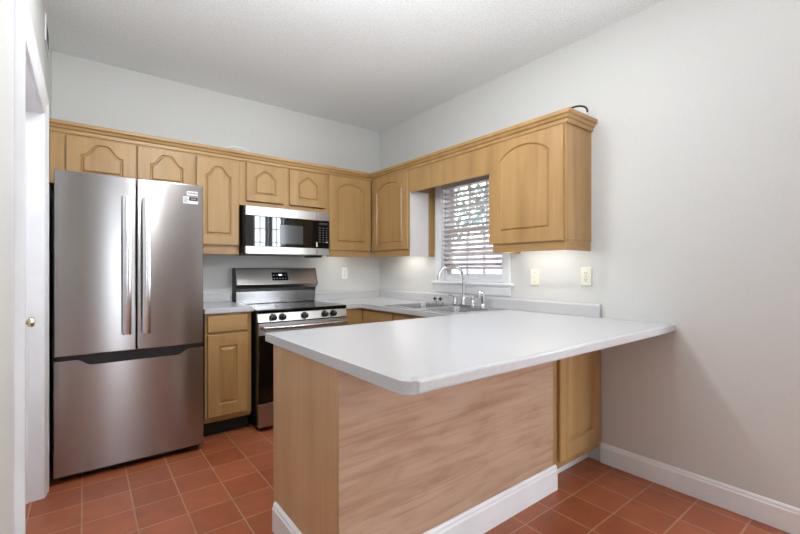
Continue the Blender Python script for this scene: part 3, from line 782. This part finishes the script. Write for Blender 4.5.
dp = slantbox(0.318, 0.466, 1.118, 1.190, 0.0005, 0.003).build('display', M['black_gloss'], bgd)
slantbox(0.380, 0.408, 1.160, 1.174, 0.0032, 0.0040).build('clock_digits', M['display'], dp)
for i in range(2):
    for j in range(5):
        if j == 2 and i == 1: continue
        slantbox(0.330+j*0.027, 0.341+j*0.027, 1.132+i*0.030, 1.139+i*0.030, 0.0032, 0.0038).build('button', M['lightink'], dp)

# ------------------------------------------------------------------ microwave
mw = thing('microwave', 'stainless and black over the range microwave mounted below the short cabinet', 'microwave', (-1.580, -0.405, 1.345))
MW = 0.742; MH = 0.386; DS = 0.620
MB().box(-0.006, MW, 0.022, 0.395, 0.004, MH).build('body', M['black'], mw, 0.003)
md = MB().box(0.0, DS-0.0015, 0.0, 0.0215, 0.062, MH-0.078).build('door', M['black_gloss'], mw, 0.002)
md2 = MB().box(0.0, DS-0.0015, -0.003, 0.0215, MH-0.0775, MH).build('door_top_trim', M['steel2'], mw, 0.003)
MB().box(0.0, DS-0.0015, -0.003, 0.0215, 0.0, 0.0615).build('door_bottom_trim', M['steel2'], mw, 0.003)
wdw = MB().box(0.280, 0.490, -0.0012, -0.0002, 0.090, 0.248).build('door_window', M['grey_glass'], md)
MB().box(0.055, 0.2795, -0.0012, -0.0002, 0.090, 0.248).build('door_window', M['black_gloss'], md)
cpn = MB().box(DS+0.0015, MW, 0.0, 0.0215, 0.062, MH-0.078).build('control_panel', M['black_gloss'], mw, 0.002)
MB().box(DS+0.0015, MW, -0.003, 0.0215, MH-0.0775, MH).build('panel_top_trim', M['steel2'], mw, 0.003)
MB().box(DS+0.0015, MW, -0.003, 0.0215, 0.0, 0.0615).build('panel_bottom_trim', M['steel2'], mw, 0.003)
for i in range(3):
    for j in range(7):
        MB().box(DS+0.022+i*0.034, DS+0.037+i*0.034, -0.0010, -0.0002, 0.115+j*0.021, 0.120+j*0.021).build('button', M['greyink'], cpn)
MB().box(DS+0.022, DS+0.106, -0.0010, -0.0002, 0.270, 0.292).build('display_window', M['dark_plastic'], cpn)
MB().box(DS+0.088, DS+0.108, -0.0016, -0.0011, 0.112, 0.122).build('button', M['lightink'], cpn)
MB().box(DS-0.006, DS+0.006, -0.0022, -0.0012, 0.075, 0.115).build('door_tag', M['plate'], md)
MB().box(0.03, MW-0.16, 0.05, 0.36, -0.006, 0.0035).build('vent_filter', M['greyink'], mw)
MB().add([(MW-0.15, 0.06, 0.003), (MW-0.03, 0.06, 0.003), (MW-0.03, 0.22, 0.003), (MW-0.15, 0.22, 0.003), (MW-0.14, 0.07, -0.018), (MW-0.04, 0.07, -0.018), (MW-0.04, 0.21, -0.018), (MW-0.14, 0.21, -0.018)],
   [(0,1,2,3), (7,6,5,4), (0,4,5,1), (1,5,6,2), (2,6,7,3), (3,7,4,0)]).build('lamp_cover', M['dark_plastic'], mw, 0.002)

# ------------------------------------------------------------------ outlets, switch, vent, cables, added lamps
def plate_thing(name, label, cat, loc, rz, kind, mat, group=None):
    t = thing(name, label, cat, loc, rz, group)
    MB().box(-0.037, 0.037, -0.006, 0, -0.06, 0.06).build('cover_plate', M[mat], t, 0.003)
    if kind == 'switch':
        MB().box(-0.005, 0.005, -0.0135, -0.0062, -0.004, 0.012).build('toggle', M[mat], t, 0.0015)
        for z in (-0.032, 0.032): MB().lathe([(0.003, -0.0075), (0.003, -0.0062), (0, -0.0062)], (0, 0, z), 'y', 10).build('screw', M['greyink'], t)
    else:
        for z in (-0.021, 0.021):
            r = MB().plate(rr(-0.016, 0.016, -0.014, 0.014, 0.008), [], 0, 0.002)
            r.v = [(x, -0.0062-zz, y+z) for x, y, zz in r.v]
            ro = r.build('socket', M[mat], t)
            MB().box(-0.008, -0.0055, -0.0092, -0.0083, z-0.001, z+0.008).box(0.0055, 0.008, -0.0092, -0.0083, z-0.001, z+0.008).box(-0.002, 0.002, -0.0092, -0.0083, z-0.009, z-0.005).build('slots', M['slot'], ro)
        MB().lathe([(0.003, -0.0075), (0.003, -0.0062), (0, -0.0062)], (0, 0, 0), 'y', 10).build('screw', M['greyink'], t)
plate_thing('light_switch', 'ivory single light switch on right wall just right of the window', 'switch', (-0.0005, -1.983, 1.162), -PI/2, 'switch', 'plate')
plate_thing('wall_outlet', 'ivory double outlet on right wall beneath the end of the large cabinet', 'outlet', (-0.0005, -2.365, 1.172), -PI/2, 'outlet', 'plate')
plate_thing('wall_outlet', 'white double outlet on back wall between range and corner', 'outlet', (-0.448, -0.0005, 1.178), 0, 'outlet', 'whiteplastic')
v_ = thing('air_vent', 'white slatted air vent high on left wall close to the ceiling', 'vent', (XL+0.0005, -0.52, 2.53), PI/2)
MB().box(-0.13, 0.13, -0.008, 0, 0, 0.014).box(-0.13, 0.13, -0.008, 0, 0.136, 0.15).box(-0.13, -0.116, -0.008, 0, 0.014, 0.136).box(0.116, 0.13, -0.008, 0, 0.014, 0.136).build('frame', M['trim'], v_, 0.002)
MB().box(-0.116, 0.116, -0.002, -0.0005, 0.014, 0.136).build('backing', M['slot'], v_)
for i in range(9):
    z = 0.022+i*0.0128
    MB().add([(-0.116, -0.007, z-0.004), (0.116, -0.007, z-0.004), (0.116, -0.0022, z+0.004), (-0.116, -0.0022, z+0.004), (-0.116, -0.006, z-0.005), (0.116, -0.006, z-0.005), (0.116, -0.0012, z+0.003), (-0.116, -0.0012, z+0.003)],
      [(0,1,2,3), (7,6,5,4), (0,4,5,1), (1,5,6,2), (2,6,7,3), (3,7,4,0)]).build('slat', M['greyink'], v_)
# cables on top of the cabinets
pts = []
for i in range(15):
    a = PI*i/14; pts.append((-0.20+0.03*math.cos(a), -2.415-0.045*math.cos(a), 2.178+0.042*math.sin(a)**0.7))
tag(MB().tube(pts, 0.006, 8).build('power_cable', M['rubber']), 'black cable looping up from the top of the large cabinet beside the window', 'cable')
pts = []
for i in range(15):
    t = i/14; pts.append((-1.76+0.36*t, -0.20, 2.125+0.114*math.sin(PI*t)**0.6))
tag(MB().tube(pts, 0.006, 8).build('power_cable', M['whiteplastic']), 'white cable arching just above the crown moulding left of the microwave', 'cable')
# added unseen ceiling lamp, lights the ceiling and upper kitchen walls
LX, LY, LD = -2.05, -2.85, 0.64
lp = thing('added_ceiling_lamp', 'added unseen glass bowl ceiling lamp hanging over the open side of the kitchen', 'lamp', (LX, LY, H))
MB().lathe([(0.06, -0.0005), (0.06, -0.02), (0.02, -0.03), (0, -0.03)], (0, 0, 0), 'z', 24).build('added_lamp_canopy', M['brass'], lp)
MB().tube([(0, 0, -0.03), (0, 0, -LD-0.06)], 0.008, 10).build('added_lamp_stem', M['brass'], lp)
MB().lathe([(0.02, -LD-0.075), (0.08, -LD-0.065), (0.125, -LD-0.04), (0.145, -LD-0.005), (0.14, -LD-0.005), (0.12, -LD-0.037), (0.08, -LD-0.06), (0.0, -LD-0.068)], (0, 0, 0), 'z', 32).build('bowl', M['bowl'], lp)
ul = area('added_uplight', (LX, LY, H-LD+0.02), (math.radians(112), 0, -math.radians(44)), 0.26, 0.26, 28, (0.93, 0.965, 1.0))
ul.data.shape = 'DISK'
for (qx, qy, qp, lb) in ((-1.95, -1.75, 17, 'added unseen round recessed ceiling light over the aisle by the refrigerator'), (-0.95, -2.24, 3, 'added unseen round recessed ceiling light over the peninsula')):  # added fill lights, unseen; they brighten aisle, floor and counter
    rl = thing('added_recessed_light', lb, 'light', (qx, qy, H-0.0005), 0, 'added recessed ceiling lights')
    MB().lathe([(0.095, 0), (0.095, -0.006), (0.075, -0.008), (0.074, -0.003), (0.0, -0.003)], (0, 0, 0), 'z', 28).build('added_light_ring', M['whiteplastic'], rl)
    MB().lathe([(0.072, -0.0035), (0.072, -0.006), (0.0, -0.006)], (0, 0, 0), 'z', 28).build('diffuser', M['bowl'], rl)
    q = area('added_downlight', (qx, qy, H-0.012), (0, 0, 0), 0.14, 0.14, qp, (0.93, 0.965, 1.0)); q.data.shape = 'DISK'

fl = thing('added_floor_lamp', 'added unseen tall brass floor lamp with an upturned glass bowl in the dining area', 'lamp', (0.9, -4.6, 0))  # added uplight out of view, lifts the ceiling's brightness
MB().lathe([(0.14, 0), (0.14, 0.012), (0.03, 0.03), (0, 0.03)], (0, 0, 0), 'z', 28).build('added_lamp_base', M['brass'], fl)
MB().tube([(0, 0, 0.028), (0, 0, 1.64)], 0.012, 12).build('added_lamp_pole', M['brass'], fl)
MB().lathe([(0.02, 1.62), (0.10, 1.65), (0.17, 1.70), (0.19, 1.745), (0.183, 1.745), (0.16, 1.705), (0.09, 1.66), (0.0, 1.645)], (0, 0, 0), 'z', 32).build('bowl', M['bowl'], fl)
q = area('added_floor_uplight', (0.9, -4.6, 1.76), (math.radians(160), 0, math.radians(40)), 0.3, 0.3, 45, (0.93, 0.965, 1.0)); q.data.shape = 'DISK'

# ------------------------------------------------------------------ outside the kitchen window
struct(part('lawn', M['lawn'], None, (0.2, 40, -30, 30, -0.35, -0.3)))
fn = thing('garden_fence', 'pale lavender board fence outside the kitchen window', 'fence', (5.5, -2, -0.3))
b = MB()
for i in range(60): b.box(0, 0.02, -4+i*0.2, -4+i*0.2+0.19, 0, 2.35)
b.build('boards', M['fence'], fn)
MB().box(0.021, 0.06, -4, 8, 0.4, 0.5).box(0.021, 0.06, -4, 8, 1.9, 2.0).build('rails', M['fence'], fn)
def tree(x, y, h, r, label, seed):
    rnd = random.Random(seed)
    t = thing('tree', label, 'tree', (x, y, -0.3), 0, 'trees outside the window')
    MB().tube([(0, 0, 0), (0.05, 0.05, h*0.4), (0, 0.1, h*0.8)], [0.22, 0.17, 0.08], 10).build('trunk', M['bark'], t)
    b = MB()
    for i in range(420):
        u = Vector((rnd.gauss(0, 1), rnd.gauss(0, 1), rnd.gauss(0, 1))).normalized()*r*rnd.uniform(0.45, 1.0)
        c = Vector((0, 0, h*0.75))+Vector((u.x, u.y, u.z*1.15)); s_ = rnd.uniform(0.12, 0.26)
        a = Vector((rnd.gauss(0, 1), rnd.gauss(0, 1), rnd.gauss(0, 1))).normalized(); q = a.orthogonal().normalized(); w = a.cross(q)
        b.add([c+q*s_, c+w*s_*0.6, c-q*s_, c-w*s_*0.6, c+a*s_*0.2], [(0, 1, 4), (1, 2, 4), (2, 3, 4), (3, 0, 4)])
    b.build('crown', M['foliage'], t)
tree(9.5, 4.8, 5.0, 2.0, 'leafy tree beyond the fence, left in the window', 1)
tree(10.5, 9.4, 5.6, 2.2, 'leafy tree beyond the fence, middle of the window', 2)
tree(9.0, 0.6, 5.2, 1.8, 'leafy tree beyond the fence, right in the window', 3)
